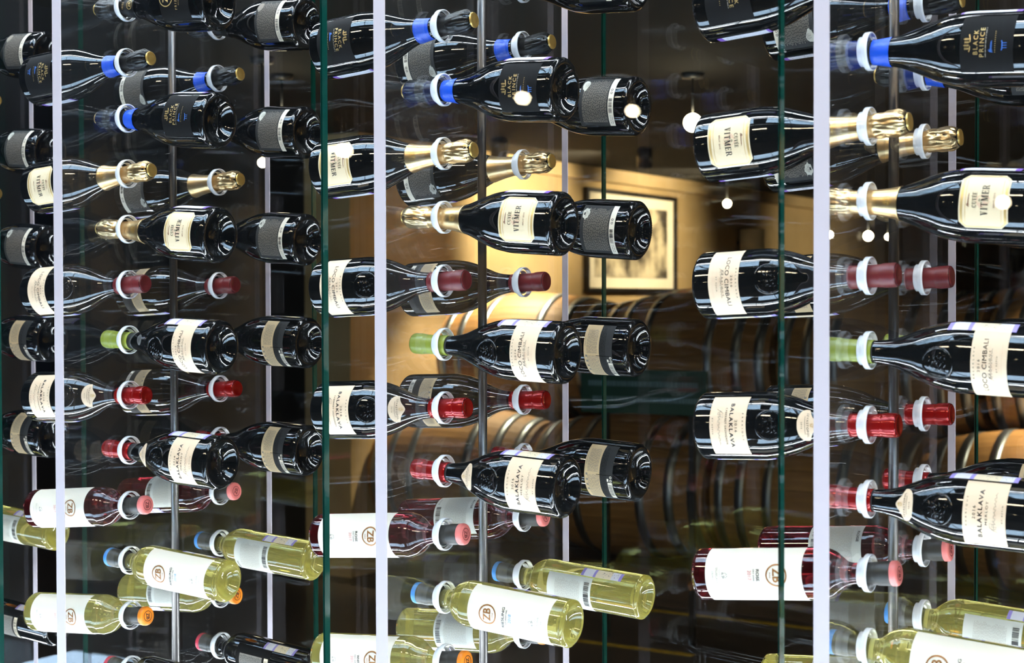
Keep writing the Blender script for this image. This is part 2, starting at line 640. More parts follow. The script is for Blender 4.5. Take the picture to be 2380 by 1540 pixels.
def disc_text(L, mat, off=0.0012):
    fl = Flat().add(annulus2(0.0086, 0.0096)).text('ZB', 0.0080, 0, 0, 0.0118, bold=0.02)
    return mesh('cap_print', [(x, y, L+off) for x, y in fl.v], fl.f, mat)

def end_cap(L, mat, a0):
    pr = [(0.0160, a0), (0.0170, a0+0.0008), (0.0171, L-0.0030), (0.0165, L-0.0006), (0.0150, L+0.0006), (0.0110, L+0.0008), (0.0, L+0.0008)]
    return lathe('capsule_end', pr, mat, 40)

def stamp_parts(kind, a0, a1, w, scheme):
    """tax stamp lying along the bottle: coloured blocks with fine marks"""
    segs = {'lilac': [(0, .07, 'stamp_lilac'), (.07, .30, 'stamp_white'), (.30, .36, 'stamp_lilac'), (.36, .74, 'stamp_cream'), (.74, .93, 'stamp_white'), (.93, 1, 'stamp_lilac')],
            'violet': [(0, .05, 'stamp_violet'), (.05, .22, 'stamp_white'), (.22, .52, 'stamp_white'), (.52, .9, 'stamp_white'), (.9, 1, 'stamp_violet')]}[scheme]
    names = ['stamp_lilac', 'stamp_cream', 'stamp_white', 'stamp_violet', 'ink_grey']
    c = VF()
    for f0, f1, m in segs:
        t0, t1 = a1-(a1-a0)*f1, a1-(a1-a0)*f0
        n = 8; k = 4
        v = [(-w/2+w*j/n, t0+(t1-t0)*i/k) for i in range(k+1) for j in range(n+1)]
        f = [(i*(n+1)+j, i*(n+1)+j+1, (i+1)*(n+1)+j+1, (i+1)*(n+1)+j) for i in range(k) for j in range(n)]
        c.add(wrap(kind, v, 0.0004), f, names.index(m))
    r = random.Random(3)
    fl = Flat()
    for i in range(26):
        s = r.uniform(-.4, .36)*w; t = a0+(a1-a0)*r.uniform(.08, .5)
        fl.add(quad2(s, s+.0012, t, t+.0009))
    fl.add(quad2(-w*.45, w*.45, a0+(a1-a0)*.62, a0+(a1-a0)*.62+.0004))
    c.add(wrap(kind, fl.v, 0.0006), fl.f, 4)
    return mesh('tax_stamp', c.v, c.f, smooth=False, mats=names, mi=c.mi)

def seal_mesh(kind, a, r, mat):
    v, f = tube_ring(kind, 0, a, r, 0.0018)
    c = VF(); c.add(v, f)
    v, f = tube_ring(kind, 0, a, r*0.93, 0.0006)
    c.add(v, f)
    q = random.Random(11)
    def worm(pts, wd_):
        v2, f2 = ribbon(pts, wd_)
        n = len(c.v)
        Rr = rf(kind, a)
        vv = []
        for i, (s, t) in enumerate(v2):
            th = s/Rr; R_ = rf(kind, t)
            vv.append(((R_-.0002)*math.sin(th), -(R_-.0002)*math.cos(th), t))
        # ridge line
        for (s, t) in pts:
            th = s/Rr; R_ = rf(kind, t)+.0012
            vv.append((R_*math.sin(th), -R_*math.cos(th), t))
        m = len(pts); ff = []
        for i in range(m-1):
            ff.append((2*i, 2*i+2, 2*m+i+1, 2*m+i)); ff.append((2*i+1, 2*m+i, 2*m+i+1, 2*i+3))
        c.add(vv, ff)
    for k in range(5):
        y0 = a+r*(0.55-0.26*k)
        pts = [(-r*0.55+r*0.11*i+0.0, y0+0.0014*math.sin(i*1.5+k)) for i in range(11) if (r*0.11*i-r*0.55)**2+(y0-a)**2 < (r*.8)**2]
        if len(pts) > 3: worm(pts, 0.0022)
    for k in range(7):
        b = q.uniform(0, 6.28); d = q.uniform(.1, .6)*r
        x0, y0 = d*math.cos(b), a+d*math.sin(b)
        worm([(x0+0.002*math.cos(b+j*.9), y0+0.002*math.sin(b+j*.9)) for j in range(6)], 0.0018)
    return mesh('embossed_seal', c.v, c.f, mat, smooth=True)

# every parts list: (name, mesh, [sub-parts as (name, mesh)], which columns: 'fr' front+rear, label/optional rotation)
def part(name, me, subs=(), rot=None, label=None):
    return dict(name=name, me=me, subs=list(subs), rot=rot, label=label)

def signature(flat, x, y, w, h, seed=2):
    r = random.Random(seed)
    pts = []
    n = 46
    for i in range(n):
        u = i/(n-1)
        amp = h*(0.55 if u < .2 else 0.2+0.15*r.random())
        pts.append((x-w/2+w*u+0.0012*math.sin(i*1.9), y+amp*math.sin(i*1.25)*(1-.5*u)-h*.1*u))
    flat.add(ribbon(pts, 0.00045))
    flat.add(ribbon([(x-w*.55, y-h*.7), (x-w*.42, y+h*.8), (x-w*.3, y+h*.9), (x-w*.33, y+.1*h), (x-w*.45, y)], 0.0005))
    return flat

def rays(flat, x, y, r0, r1, n, a0, a1):
    for i in range(n):
        a = a0+(a1-a0)*i/(n-1)
        flat.add(ribbon([(x+r0*math.cos(a), y+r0*math.sin(a)), (x+r1*math.cos(a), y+r1*math.sin(a))], 0.00035))
    return flat


def back_label_two_tone(kind, a0, a1, w, seed, title):
    """cream half towards the neck, charcoal half towards the base, barcode at its end"""
    mid = a0+(a1-a0)*0.46
    cream = label_mesh('back_label', kind, mid, a1, w, 'tan_paper')
    dark = label_mesh('label_band', kind, a0, mid, w, 'grey_paper')
    fl = Flat()
    dashes(fl, [mid+(a1-mid)*k/13 for k in range(1, 11)], -w*.46, -w*.02, 0.0009, .96, seed)
    dashes(fl, [mid+(a1-mid)*k/13 for k in range(2, 11)], w*.02, w*.42, 0.0009, .9, seed+1)
    for k in range(4):
        fl.add(quad2(-w*.04-k*.009, -w*.04-k*.009+.0035, a1-.006, a1-.0025))
    fl.text(title, 0.0019, w*.2, a1-.003, 0.014)
    fine = print_mesh('fine_print', kind, fl, 'ink_grey')
    bl = Flat(); bl.add(strip2(-w*.46, -w*.13, a0+.0012, a0+.0095, 14))
    white = print_mesh('barcode_panel', kind, bl, 'white_paper')
    bc = barcode(Flat(), -w*.40, -w*.15, a0+.0022, a0+.0085, seed)
    bars = print_mesh('barcode', kind, bc, 'ink', off=0.0010)
    ic = Flat()
    for k in range(2): ic.add(annulus2(0.0012, 0.0021, 14), -w*.10+k*.0056, a0+.0035)
    ic.add(quad2(-w*.115, -w*.07, a0+.0075, a0+.0105))
    icons = print_mesh('recycling_marks', kind, ic, 'white_paper')
    ln = Flat().add(strip2(-w*.02, -w*.012, a0+.004, mid+.006, 2)); 
    dk = Flat(); dashes(dk, [a0+.013+.0022*k for k in range(5)], -w*.45, w*.45, 0.0007, .9, seed+5)
    dfine = print_mesh('band_print', kind, dk, 'black_paper')
    return [part('back_label', cream, [('fine_print', fine)]),
            part('label_band', dark, [('barcode_panel', white), ('barcode', bars), ('recycling_marks', icons), ('band_print', dfine), ('divider_line', print_mesh('divider_line', kind, ln, 'black_paper', .0009))])]

def back_label_dark(kind, a0, a1, w, seed, blob='grey_white_paper', warm=True):
    lab = label_mesh('back_label', kind, a0+.0098, a1, w, 'grey_paper')
    fl = Flat()
    dashes(fl, [a0+.013+.0019*k for k in range(int((a1-a0-.018)/.0019))], -w*.42, w*.44, 0.0008, .92, seed)
    fine = print_mesh('fine_print', kind, fl, 'ink_grey')
    bp = Flat(); r = random.Random(seed)
    n = 18
    pts = [((0.009+.003*r.random())*math.cos(6.283*i/n), (0.0052+.002*r.random())*math.sin(6.283*i/n)) for i in range(n)]
    bp.add((np.array(pts), [tuple(range(n))]), w*.30, a1-.008)
    blob_m = print_mesh('map_print', kind, bp, blob, .0009)
    strip = label_mesh('barcode_strip', kind, a0, a0+.0098, w, 'white_paper')
    bc = barcode(Flat(), -w*.24, w*.02, a0+.0022, a0+.0085, seed)
    bars = print_mesh('barcode', kind, bc, 'ink')
    ic = Flat()
    for k in range(2): ic.add(annulus2(0.0012, 0.0020, 14), w*.13+k*.0056, a0+.005)
    dashes(ic, [a0+.003, a0+.006], -w*.45, -w*.27, .0007, .9, seed+2)
    icons = print_mesh('recycling_marks', kind, ic, 'ink')
    return [part('back_label', lab, [('fine_print', fine), ('map_print', blob_m)]),
            part('barcode_strip', strip, [('barcode', bars), ('recycling_marks', icons)])]

def back_label_pale(kind, a0, a1, w, seed, title):
    lab = label_mesh('back_label', kind, a0, a1, w, 'grey_white_paper')
    fl = Flat()
    n = int((a1-a0-.034)/.0019)
    dashes(fl, [a0+.022+.0019*k for k in range(n)], -w*.42, w*.42, 0.0008, .93, seed)
    fine = print_mesh('fine_print', kind, fl, 'ink_light')
    hd = Flat().text(title, .0040, -w*.18, a1-.006, .019, bold=.02)
    for k in range(3): hd.add(annulus2(0.0011, 0.0017, 12), -w*.2-k*.0056, a0+.006)
    barcode(hd, -w*.12, w*.40, a0+.0040, a0+.0135, seed)
    hm = print_mesh('lettering', kind, hd, 'ink')
    return [part('back_label', lab, [('fine_print', fine), ('lettering', hm)])]

def zb_front(kind, title, sub, year, year_mat, R):
    a0, a1, w = 0.024, 0.168, 0.098
    lab = label_mesh('front_label', kind, a0, a1, w, 'white_paper')
    lg = Flat().add(annulus2(0.0136, 0.0156, 48), 0, .131).text('ZB', .0135, 0, .1322, .0195, bold=.02).text('WINE', .0026, 0, .1218, .0085)
    logo = print_mesh('logo_print', kind, lg, 'bronze_print', .0009)
    tt = Flat().text(title, .0046, 0, .1035, .0045*len(title)*.88 if len(title) > 6 else .0165, bold=.01)
    tt.text(sub, .0022, 0, .0975, .0165 if len(sub) < 10 else .024)
    t1 = print_mesh('lettering', kind, tt, 'ink')
    t2 = print_mesh('year_print', kind, Flat().text(year, .0052, 0, .0912, .0135), year_mat)
    cr = Flat(); crest(cr, 0, .0535, .0105)
    cr.text('ZOLOTAYA BALKA', .0013, 0, .0462, .017).text('BALAKLAVA', .0033, 0, .0418, .0215).text('CRIMEA', .0024, 0, .0355, .0115)
    t3 = print_mesh('crest_print', kind, cr, 'ink_light')
    return part('front_label', lab, [('logo_print', logo), ('lettering', t1), ('year_print', t2), ('crest_print', t3)])

WINES = {}
def make_wines():
    # --- sparkling bottles --------------------------------------------------------------
    k = 'sparkling'
    body = glass_body(k, 'dark_glass'); kn = knurl_mesh(k, 'dark_glass')
    P = PROFILES[k]; L = P['L']
    common = [part('glass_body', body), part('base_knurling', kn)]
    stamp = stamp_parts(k, .020, .098, .020, 'violet')
    # black label wine
    a0, a1, w = .022, .089, .080
    lab = label_mesh('front_label', k, a0, a1, w, 'black_paper')
    g = Flat().text('BLACK', .0056, 0, .0690, .031, track=1.35).text('PRINCE', .0056, 0, .0612, .0375, track=1.35)
    g.add(ribbon([(-.012, .0772), (-.009, .0762), (.004, .0760), (.010, .0775)], .0011))
    for x, hh in ((-.008, .005), (-.004, .0078), (.0, .006), (.004, .0075)):
        g.add(quad2(x-.0003, x+.0003, .0765, .0765+hh))
        for j in range(3): g.add(quad2(x-.0014, x+.0014, .0782+j*.0019, .0788+j*.0019))
    g1 = print_mesh('gold_lettering', k, g, 'gold_print')
    fp = Flat(); dashes(fp, [.0562], -.019, .019, .0011, 1, 3, .004); 
    g2 = print_mesh('fine_print', k, fp, 'ink_grey')
    b = Flat(); signature(b, -.006, .0495, .013, .0035, 6)
    b.add(ribbon([(-.011, .0365), (-.009, .0357), (-.001, .0357), (.001, .0367)], .0010))
    for x in (-.008, -.005, -.002): b.add(quad2(x-.0003, x+.0003, .0300, .0358))
    g3 = print_mesh('blue_reflection_print', k, b, 'blue_reflection_print')  # script and ship carry the foil's blue reflection as colour
    d = Flat()
    for i in range(11): d.add(annulus2(0, .0005, 6), -.013+i*.0026, .0445)
    g4 = print_mesh('dotted_print', k, d, 'gold_print')
    foil_b = foil_mesh(k, .222, 'black_foil', 4, .246)
    foil_b_plate = cap_plate(L, 'gold_plate')
    tape = lathe('neck_tape', [(rf(k, a)+.0012, a) for a in (.192, .197, .203, .209, .215, .2185)], 'blue_tape', 14)
    WINES['black'] = dict(kind=k, front=common + [part('front_label', lab, [('gold_lettering', g1), ('fine_print', g2), ('blue_reflection_print', g3), ('dotted_print', g4)]),
                          part('neck_foil', foil_b), part('cap_plate', foil_b_plate, label='gold metal plate on the cork end'), part('neck_tape', tape, label='blue tape wound around the neck')],
                          rear=common + back_label_dark(k, .022, .086, .088, 21) + [part('neck_foil', foil_b), part('cap_plate', foil_b_plate), part('neck_tape', tape, label='blue tape wound around the neck')], stamp=stamp)
    # gold foil wine
    a0, a1, w = .0255, .0880, .074
    ch = .0085/(a1-a0)
    def octf(u):
        e = min(u, 1-u)
        return 1.0 if e > ch else (1-.017*(1-e/ch)/w)
    lab = label_mesh('front_label', k, a0, a1, w, 'ivory_paper', wfun=octf, nt=22)
    bd = Flat()
    for (i0, i1, th) in ((.0022, .0022, .0), ):
        pass
    for t_, th in ((a0+.0035, .0030), (a1-.0035, .0030)):
        bd.add(strip2(-w*.40, w*.40, t_-th/2, t_+th/2, 18))
    for s_ in (-1, 1):
        bd.add(quad2(s_*(w/2-.0022)-.0006, s_*(w/2-.0022)+.0006, a0+.010, a1-.010))
        for (ya, yb) in ((a0+.0035, a0+.010), (a1-.0035, a1-.010)):
            bd.add(ribbon([(s_*w*.40, ya), (s_*(w/2-.0022), yb)], .0012))
    for t_ in (a0+.0085, a1-.0085):
        bd.add(strip2(-w*.38, w*.38, t_-.0003, t_+.0003, 18))
    g1 = print_mesh('gold_border', k, bd, 'gold_print')
    tx = Flat().add(serif2d('VITMER', .0088, .0400), 0, .0555).add(serif2d('CUVÉE', .0055, .0195), 0, .0683)
    tx.text('de', .0030, 0, .0622, .0035)
    g2 = print_mesh('lettering', k, tx, 'ink')
    fp = Flat(); signature(fp, 0, .0760, .016, .0022, 9)
    fp.text('BRUT 2015', .0021, 0, .0435, .019)
    g3 = print_mesh('fine_print', k, fp, 'ink_dark_red')
    cr = Flat(); crest(cr, 0, .0575, .020, 8)
    g4 = print_mesh('crest_print', k, cr, 'ink_peach', .0005)
    foil_g = foil_mesh(k, .178, 'gold_foil', 9, .243)
    em = Flat().add(annulus2(.0052, .0060, 30), 0, .192); crest(em, 0, .192, .009, 3)
    em.text('SEVASTOPOL', .0016, 0, .2085, .013)
    emb = print_mesh('foil_emblem', k, em, 'gold_plate', .0014, Rref=rf(k, .192))
    plate = cap_plate(L, 'gold_plate')
    WINES['gold'] = dict(kind=k, front=common + [part('front_label', lab, [('gold_border', g1), ('lettering', g2), ('fine_print', g3), ('crest_print', g4)]),
                         part('neck_foil', foil_g, [('foil_emblem', emb)]), part('cap_plate', plate)],
                         rear=common + back_label_dark(k, .022, .086, .088, 31) + [part('neck_foil', foil_g), part('cap_plate', plate)], stamp=stamp)
    # frizzante
    lab = label_mesh('front_label', k, .026, .094, .086, 'black_paper')
    g = Flat().add(annulus2(.0148, .0164, 44), 0, .079).text('ZB', .0125, 0, .0800, .0185, bold=.02).text('WINE', .0022, 0, .0700, .008)
    g1 = print_mesh('logo_print', k, g, 'gold_print')
    g2 = print_mesh('lettering', k, Flat().text('FRIZZANTE', .0048, 0, .0555, .044, track=1.5).text('SEMI-SWEET SPARKLING', .0014, 0, .0490, .03), 'gold_print')
    foil_n = foil_mesh(k, .186, 'black_foil', 5, .250)
    g3 = print_mesh('foil_emblem', k, Flat().add(annulus2(.0070, .0080, 30), 0, .1975).text('ZB', .0068, 0, .1975, .0088, bold=.02).text('FRIZZ', .0040, 0, .2165, .014, track=1.3), 'gold_print', .0014, Rref=rf(k, .197))
    WINES['frizzante'] = dict(kind=k, front=common + [part('front_label', lab, [('logo_print', g1), ('lettering', g2)]), part('neck_foil', foil_n, [('foil_emblem', g3)]), part('cap_plate', foil_b_plate)],
                              rear=common + back_label_dark(k, .028, .088, .086, 41, blob='ink_grey') + [part('neck_foil', foil_n), part('cap_plate', foil_b_plate)], stamp=stamp)
    # --- burgundy bottles --------------------------------------------------------------
    k = 'burgundy'
    P = PROFILES[k]; L = P['L']
    body = glass_body(k, 'dark_glass'); kn = knurl_mesh(k, 'dark_glass')
    seal = seal_mesh(k, .118, .0205, 'dark_glass')
    common = [part('glass_body', body), part('embossed_seal', seal)]
    stamp = stamp_parts(k, .022, .110, .020, 'lilac')
    backs = back_label_two_tone(k, .026, .078, .104, 51, 'MERLOT')
    caps = {m: capsule_mesh(k, .2165, m) for m in ('maroon_capsule', 'green_capsule', 'red_capsule')}
    # long label wine
    lab = label_mesh('front_label', k, .028, .0735, .112, 'cream_paper')
    tx = Flat().text('LOCO CIMBALI', .0058, 0, .0560, .073, track=1.1).text('BALAKLAVA', .0021, .004, .0698, .042, track=2.2)
    tx.text('2016', .0030, .001, .0633, .016, track=1.5).text('BARRIQUE', .0024, .003, .0492, .036, track=2.0).text('BY REPIN', .0017, .004, .0405, .020, track=1.8)
    t1 = print_mesh('lettering', k, tx, 'ink')
    sg = Flat(); signature(sg, .004, .0475, .040, .0045, 12)
    t2 = print_mesh('signature', k, sg, 'ink_grey', .0009)
    ry = Flat(); rays(ry, .0, .052, .004, .017, 34, -math.pi, math.pi); dashes(ry, [.0345], -.025, .03, .0006, 1, 4, .003)
    t3 = print_mesh('sunburst_print', k, ry, 'ink_peach', .0005)
    for nm, cm in (('loco_maroon', 'maroon_capsule'), ('loco_green', 'green_capsule')):
        WINES[nm] = dict(kind=k, front=common + [part('front_label', lab, [('lettering', t1), ('signature', t2), ('sunburst_print', t3)]), part('capsule', caps[cm])],
                         rear=common[:1] + backs + [part('capsule', caps[cm])], stamp=stamp)
    # tall label wine
    lab = label_mesh('front_label', k, .0290, .0835, .092, 'cream_paper')
    def bal(variety):
        tx = Flat().text('BALAKLAVA', .0056, 0, .0615, .064, track=1.3, bold=.02).text('BARRIQUE', .0023, .002, .0785, .038, track=2.4).text('2016', .0036, .001, .0690, .0165, track=1.4)
        tx.text(variety, .0029, .001, .0533, .052 if len(variety) > 9 else .030, track=1.3).text('BY REPIN', .0018, .001, .0335, .022, track=1.8)
        return print_mesh('lettering', k, tx, 'ink')
    sg = Flat(); signature(sg, .004, .0435, .050, .0065, 17)
    t2 = print_mesh('signature', k, sg, 'ink_grey', .0009)
    ry = Flat(); rays(ry, .002, .050, .006, .020, 40, -math.pi, math.pi); dashes(ry, [.0295], -.03, .03, .0006, 1, 4, .003)
    t3 = print_mesh('sunburst_print', k, ry, 'ink_peach', .0005)
    kn_a0, kn_a1 = .1525, .1785
    def nwf(u):
        if u < .55: return math.sqrt(max(1-((.55-u)/.56)**2, .03))
        v_ = (u-.55)/.45
        return (1-v_)**1.4*.78*(1-.25*math.sin(v_*math.pi))+.20*math.sqrt(max(1-v_**4, 0.0))+.02
    RN = rf(k, .160)
    nl = label_mesh('neck_label', k, kn_a0, kn_a1, .050, 'cream_paper', wfun=nwf, nt=26, Rref=RN)
    nt_ = Flat().text('SEVASTOPOL', .0027, 0, .1655, .036, track=1.3).text('2016', .0017, 0, .1582, .009, track=1.4)
    nt_.add(strip2(-.0130, .0130, .1620, .1624, 10))
    n1 = print_mesh('lettering', k, nt_, 'ink', Rref=RN)
    ce = Flat(); crest(ce, 0, .1722, .0080, 4)
    n2 = print_mesh('crest_print', k, ce, 'gold_print', .0009, Rref=RN)
    for nm, var in (('balaklava_cab', 'CABERNET SAUVIGNON'), ('balaklava_merlot', 'MERLOT')):
        WINES[nm] = dict(kind=k, front=common + [part('front_label', lab, [('lettering', bal(var)), ('signature', t2), ('sunburst_print', t3)]), part('neck_label', nl, [('lettering', n1), ('crest_print', n2)]), part('capsule', caps['red_capsule'])],
                         rear=common[:1] + backs + [part('capsule', caps['red_capsule'])], stamp=stamp)
    # --- bordeaux bottles --------------------------------------------------------------
    k = 'bordeaux'
    P = PROFILES[k]; L = P['L']
    cap_body = capsule_mesh(k, .2375, 'grey_capsule', a1=L-.0085)
    def zb(glass, title, sub, year, ymat, endm, btitle, seed, dark=False):
        body = glass_body(k, glass); kn = knurl_mesh(k, glass, 56)
        cm = end_cap(L, endm, L-.0090)
        pr = disc_text(L, 'ink_dark_red' if endm != 'orange_cap' else 'ink')
        common = [part('glass_body', body), part('capsule', cap_body), part('capsule_end', cm, [('cap_print', pr)])]
        if dark:
            lab = label_mesh('front_label', k, .03, .165, .098, 'black_paper')
            lg = Flat().add(annulus2(.0136, .0156, 44), 0, .131).text('ZB', .0135, 0, .1322, .0195, bold=.02)
            fr = common + [part('front_label', lab, [('logo_print', print_mesh('logo_print', k, lg, 'gold_print', .0009))])]
            bl = label_mesh('back_label', k, .085, .168, .088, 'black_paper')
            pn = Flat().add(strip2(-.024, .026, .103, .158, 14))
            bp = print_mesh('text_panel', k, pn, 'ink_grey', .0006)
            fl = Flat(); dashes(fl, [.105+.0022*i for i in range(24)], -.023, .025, .0009, .95, seed)
            hd = Flat().text(btitle, .0045, -.012, .1625, .030, bold=.02)
            bw = Flat().add(strip2(-.022, .026, .0880, .0975, 10))
            bc = barcode(Flat(), -.019, .022, .0890, .0965, seed)
            re = common + [part('back_label', bl, [('text_panel', bp), ('fine_print', print_mesh('fine_print', k, fl, 'grey_paper', .0009)), ('lettering', print_mesh('lettering', k, hd, 'white_paper', .0009)),
                                                   ('barcode_panel', print_mesh('barcode_panel', k, bw, 'stamp_cream', .0007)), ('barcode', print_mesh('barcode', k, bc, 'ink', .0010))])]
        else:
            fr = common + [zb_front(k, title, sub, year, ymat, P['R'])]
            re = common + back_label_pale(k, .085, .168, .082, seed, btitle)
        return dict(kind=k, front=fr, rear=re, stamp=stamp_parts(k, .035, .110, .0175, 'lilac'))
    WINES['rose'] = zb('rose_wine', 'ROSE', 'DRY WINE', '2017', 'ink_rose', 'pink_cap', 'ROSE', 61)
    WINES['riesling'] = zb('white_wine', 'RIESLING', 'WHITE SEMIDRY WINE', '2018', 'ink_blue', 'blue_cap', 'RIESLING', 62)
    WINES['white'] = zb('white_wine', 'WHITE', 'DRY WINE', '2017', 'ink_rose', 'orange_cap', 'WHITE', 63)
    WINES['dark_red'] = zb('dark_glass', 'RED', 'DRY WINE', '2017', 'ink_rose', 'crimson_cap', 'DORATIAR', 64, dark=True)
make_wines()

# row -> wine, droop in degrees, front label turn in degrees, front text, rear text
ROWS = {
 0: ('frizzante', 3.6, 6), 1: ('black', 4.0, -4), 2: ('black', 3.8, 4), 3: ('gold', 4.0, 0), 4: ('gold', 4.2, 2),
 5: ('loco_maroon', 2.6, -2), 6: ('loco_green', 2.4, -12), 7: ('balaklava_cab', 2.6, 0), 8: ('balaklava_merlot', 2.4, 0),
 9: ('rose', 5.0, 0), 10: ('riesling', 3.8, 0), 11: ('white', 4.2, 0), 12: ('dark_red', 4.0, 0)}
LABELS = {
 (0, 'f'): 'dark bottle with gold ringed monogram on black label and neck foil, hollow base showing',
 (0, 'r'): 'dark sparkling bottle with charcoal back label, behind the bottle with the gold ringed monogram',
 (1, 'f'): 'dark bottle with blue neck tape and black gold-lettered label, gold cork plate showing',
 (1, 'r'): 'dark bottle with blue neck tape and charcoal back label, gold cork plate showing',
 (2, 'f'): 'dark bottle with blue neck tape and black gold-lettered label, hollow base showing',
 (2, 'r'): 'dark blue-taped bottle with charcoal back label behind the gold-lettered black label, base showing',
 (3, 'f'): 'dark gold-foiled sparkling bottle with ivory eight-cornered label, crumpled foil end showing',
 (3, 'r'): 'dark gold-foiled sparkling bottle with charcoal back label, crumpled foil end showing',
 (4, 'f'): 'dark gold-foiled sparkling bottle with ivory eight-cornered label, hollow base showing',
 (4, 'r'): 'dark sparkling bottle with charcoal back label behind the ivory eight-cornered label, base showing',
 (5, 'f'): 'dark burgundy bottle with cream front label and dull maroon capsule pointing out',
 (5, 'r'): 'dark burgundy bottle with tan and charcoal back label and dull maroon capsule pointing out',
 (6, 'f'): 'dark burgundy bottle with cream front label and lime green capsule, hollow base showing',
 (6, 'r'): 'dark bottle with tan and charcoal back label behind the green-capsuled bottle, base showing',
 (7, 'f'): 'dark burgundy bottle with cream front and neck labels, shiny red capsule end showing',
 (7, 'r'): 'dark burgundy bottle with tan and charcoal back label, shiny red capsule end showing',
 (8, 'f'): 'dark burgundy bottle with cream front and neck labels and red capsule, hollow base showing',
 (8, 'r'): 'dark bottle with tan and charcoal back label behind the red-capsuled bottle, base showing',
 (9, 'f'): 'rose wine bottle with white front label and grey capsule ending in a pink disc',
 (9, 'r'): 'rose wine bottle with grey printed back label and pink-ended capsule',
 (10, 'f'): 'pale white wine bottle with white front label and blue-ended capsule, clear base showing',
 (10, 'r'): 'pale white wine bottle with grey printed back label and blue-ended capsule, clear base showing',
 (11, 'f'): 'pale white wine bottle with white front label and orange-ended grey capsule',
 (11, 'r'): 'pale white wine bottle with grey printed back label and orange-ended capsule',
 (12, 'f'): 'dark straight-sided bottle with crimson-ended capsule and black front label in the lowest row',
 (12, 'r'): 'dark straight-sided bottle with crimson-ended capsule and black back label with cream barcode',
}
CATN = {'frizzante': 'sparkling_wine_bottle', 'black': 'sparkling_wine_bottle', 'gold': 'sparkling_wine_bottle', 'rose': 'rose_wine_bottle', 'riesling': 'white_wine_bottle', 'white': 'white_wine_bottle'}

def place_bottle(fin, row, colm):
    wn, droop, turn = ROWS[row]
    W = WINES[wn]; kind = W['kind']; P = PROFILES[kind]
    base_left = row % 2 == 1
    r = random.Random(fin*100+row*2+(colm == 'r'))
    droop = math.radians(droop+r.uniform(-.5, .5))
    y = 0.0 if colm == 'f' else Y_REAR
    x = PITCH_X*fin; z = -ROW*row-0.0012
    root = empty(CATN.get(wn, 'red_wine_bottle'))
    zax = Vector((1, 0, 0)) if base_left else Vector((-1, 0, 0))
    # neck end up by the droop angle
    zax = Vector((zax.x*math.cos(droop), 0, math.sin(droop)))
    yax = Vector((0, 1, 0))
    xax = yax.cross(zax)
    roll = math.radians(turn*(1 if base_left else 1)+r.uniform(-5, 5))
    if kind == 'bordeaux' and colm == 'r': roll -= math.radians(22)
    m3 = Matrix((xax, yax, zax)).transposed() @ Matrix.Rotation(roll, 3, 'Z')
    if colm == 'r':
        m3 = m3 @ Matrix.Rotation(math.pi, 3, 'Z')
    slide = r.uniform(-.002, .002)+(.005 if fin == 3 and base_left and kind != 'bordeaux' else 0)
    org = Vector((x, y, z)) - zax*(P['ring']+slide)
    m4 = m3.to_4x4(); m4.translation = org
    root.matrix_world = m4
    parts = W['front'] if colm == 'f' else W['rear']
    back = [p for p in parts if p['name'] in ('back_label', 'label_band', 'barcode_strip')]
    for p in parts:
        isback = p['name'] in ('back_label', 'label_band', 'barcode_strip')
        o = obj(p['name'], p['me'], None, root)
        if isback: o.rotation_euler.z = math.pi
        if p['label']: o['label'] = p['label']
        if p['name'] == 'base_knurling': o['kind'] = 'stuff'
        for sn, sm in p['subs']:
            so = obj(sn, sm, None, o)
            if sn in ('fine_print', 'barcode', 'band_print'): so['kind'] = 'stuff'
    # tax stamp: along the side that lies on top (base towards the viewer) or below
    st = obj('tax_stamp', W['stamp'], None, root)
    ang = math.radians(92 if base_left else 72)*(1 if colm == 'f' else -1)
    if kind == 'bordeaux': ang = math.radians(104) if colm == 'f' else -math.radians(98)
    st.rotation_euler.z = ang
    tag(root, LABELS[(row, colm)], 'wine bottle', {'f': 'bottles in the front rings', 'r': 'bottles in the rear rings'}[colm] + ', row of the ' + ('monogram foil', 'first taped', 'second taped', 'first gold foil', 'second gold foil', 'maroon capsule', 'green capsule', 'first red capsule', 'second red capsule', 'pink cap', 'blue cap', 'orange cap', 'crimson cap')[row])
    return root

VISIBLE = {k: dict(f=range(0, 13), r=range(0, 13)) for k in range(4)}

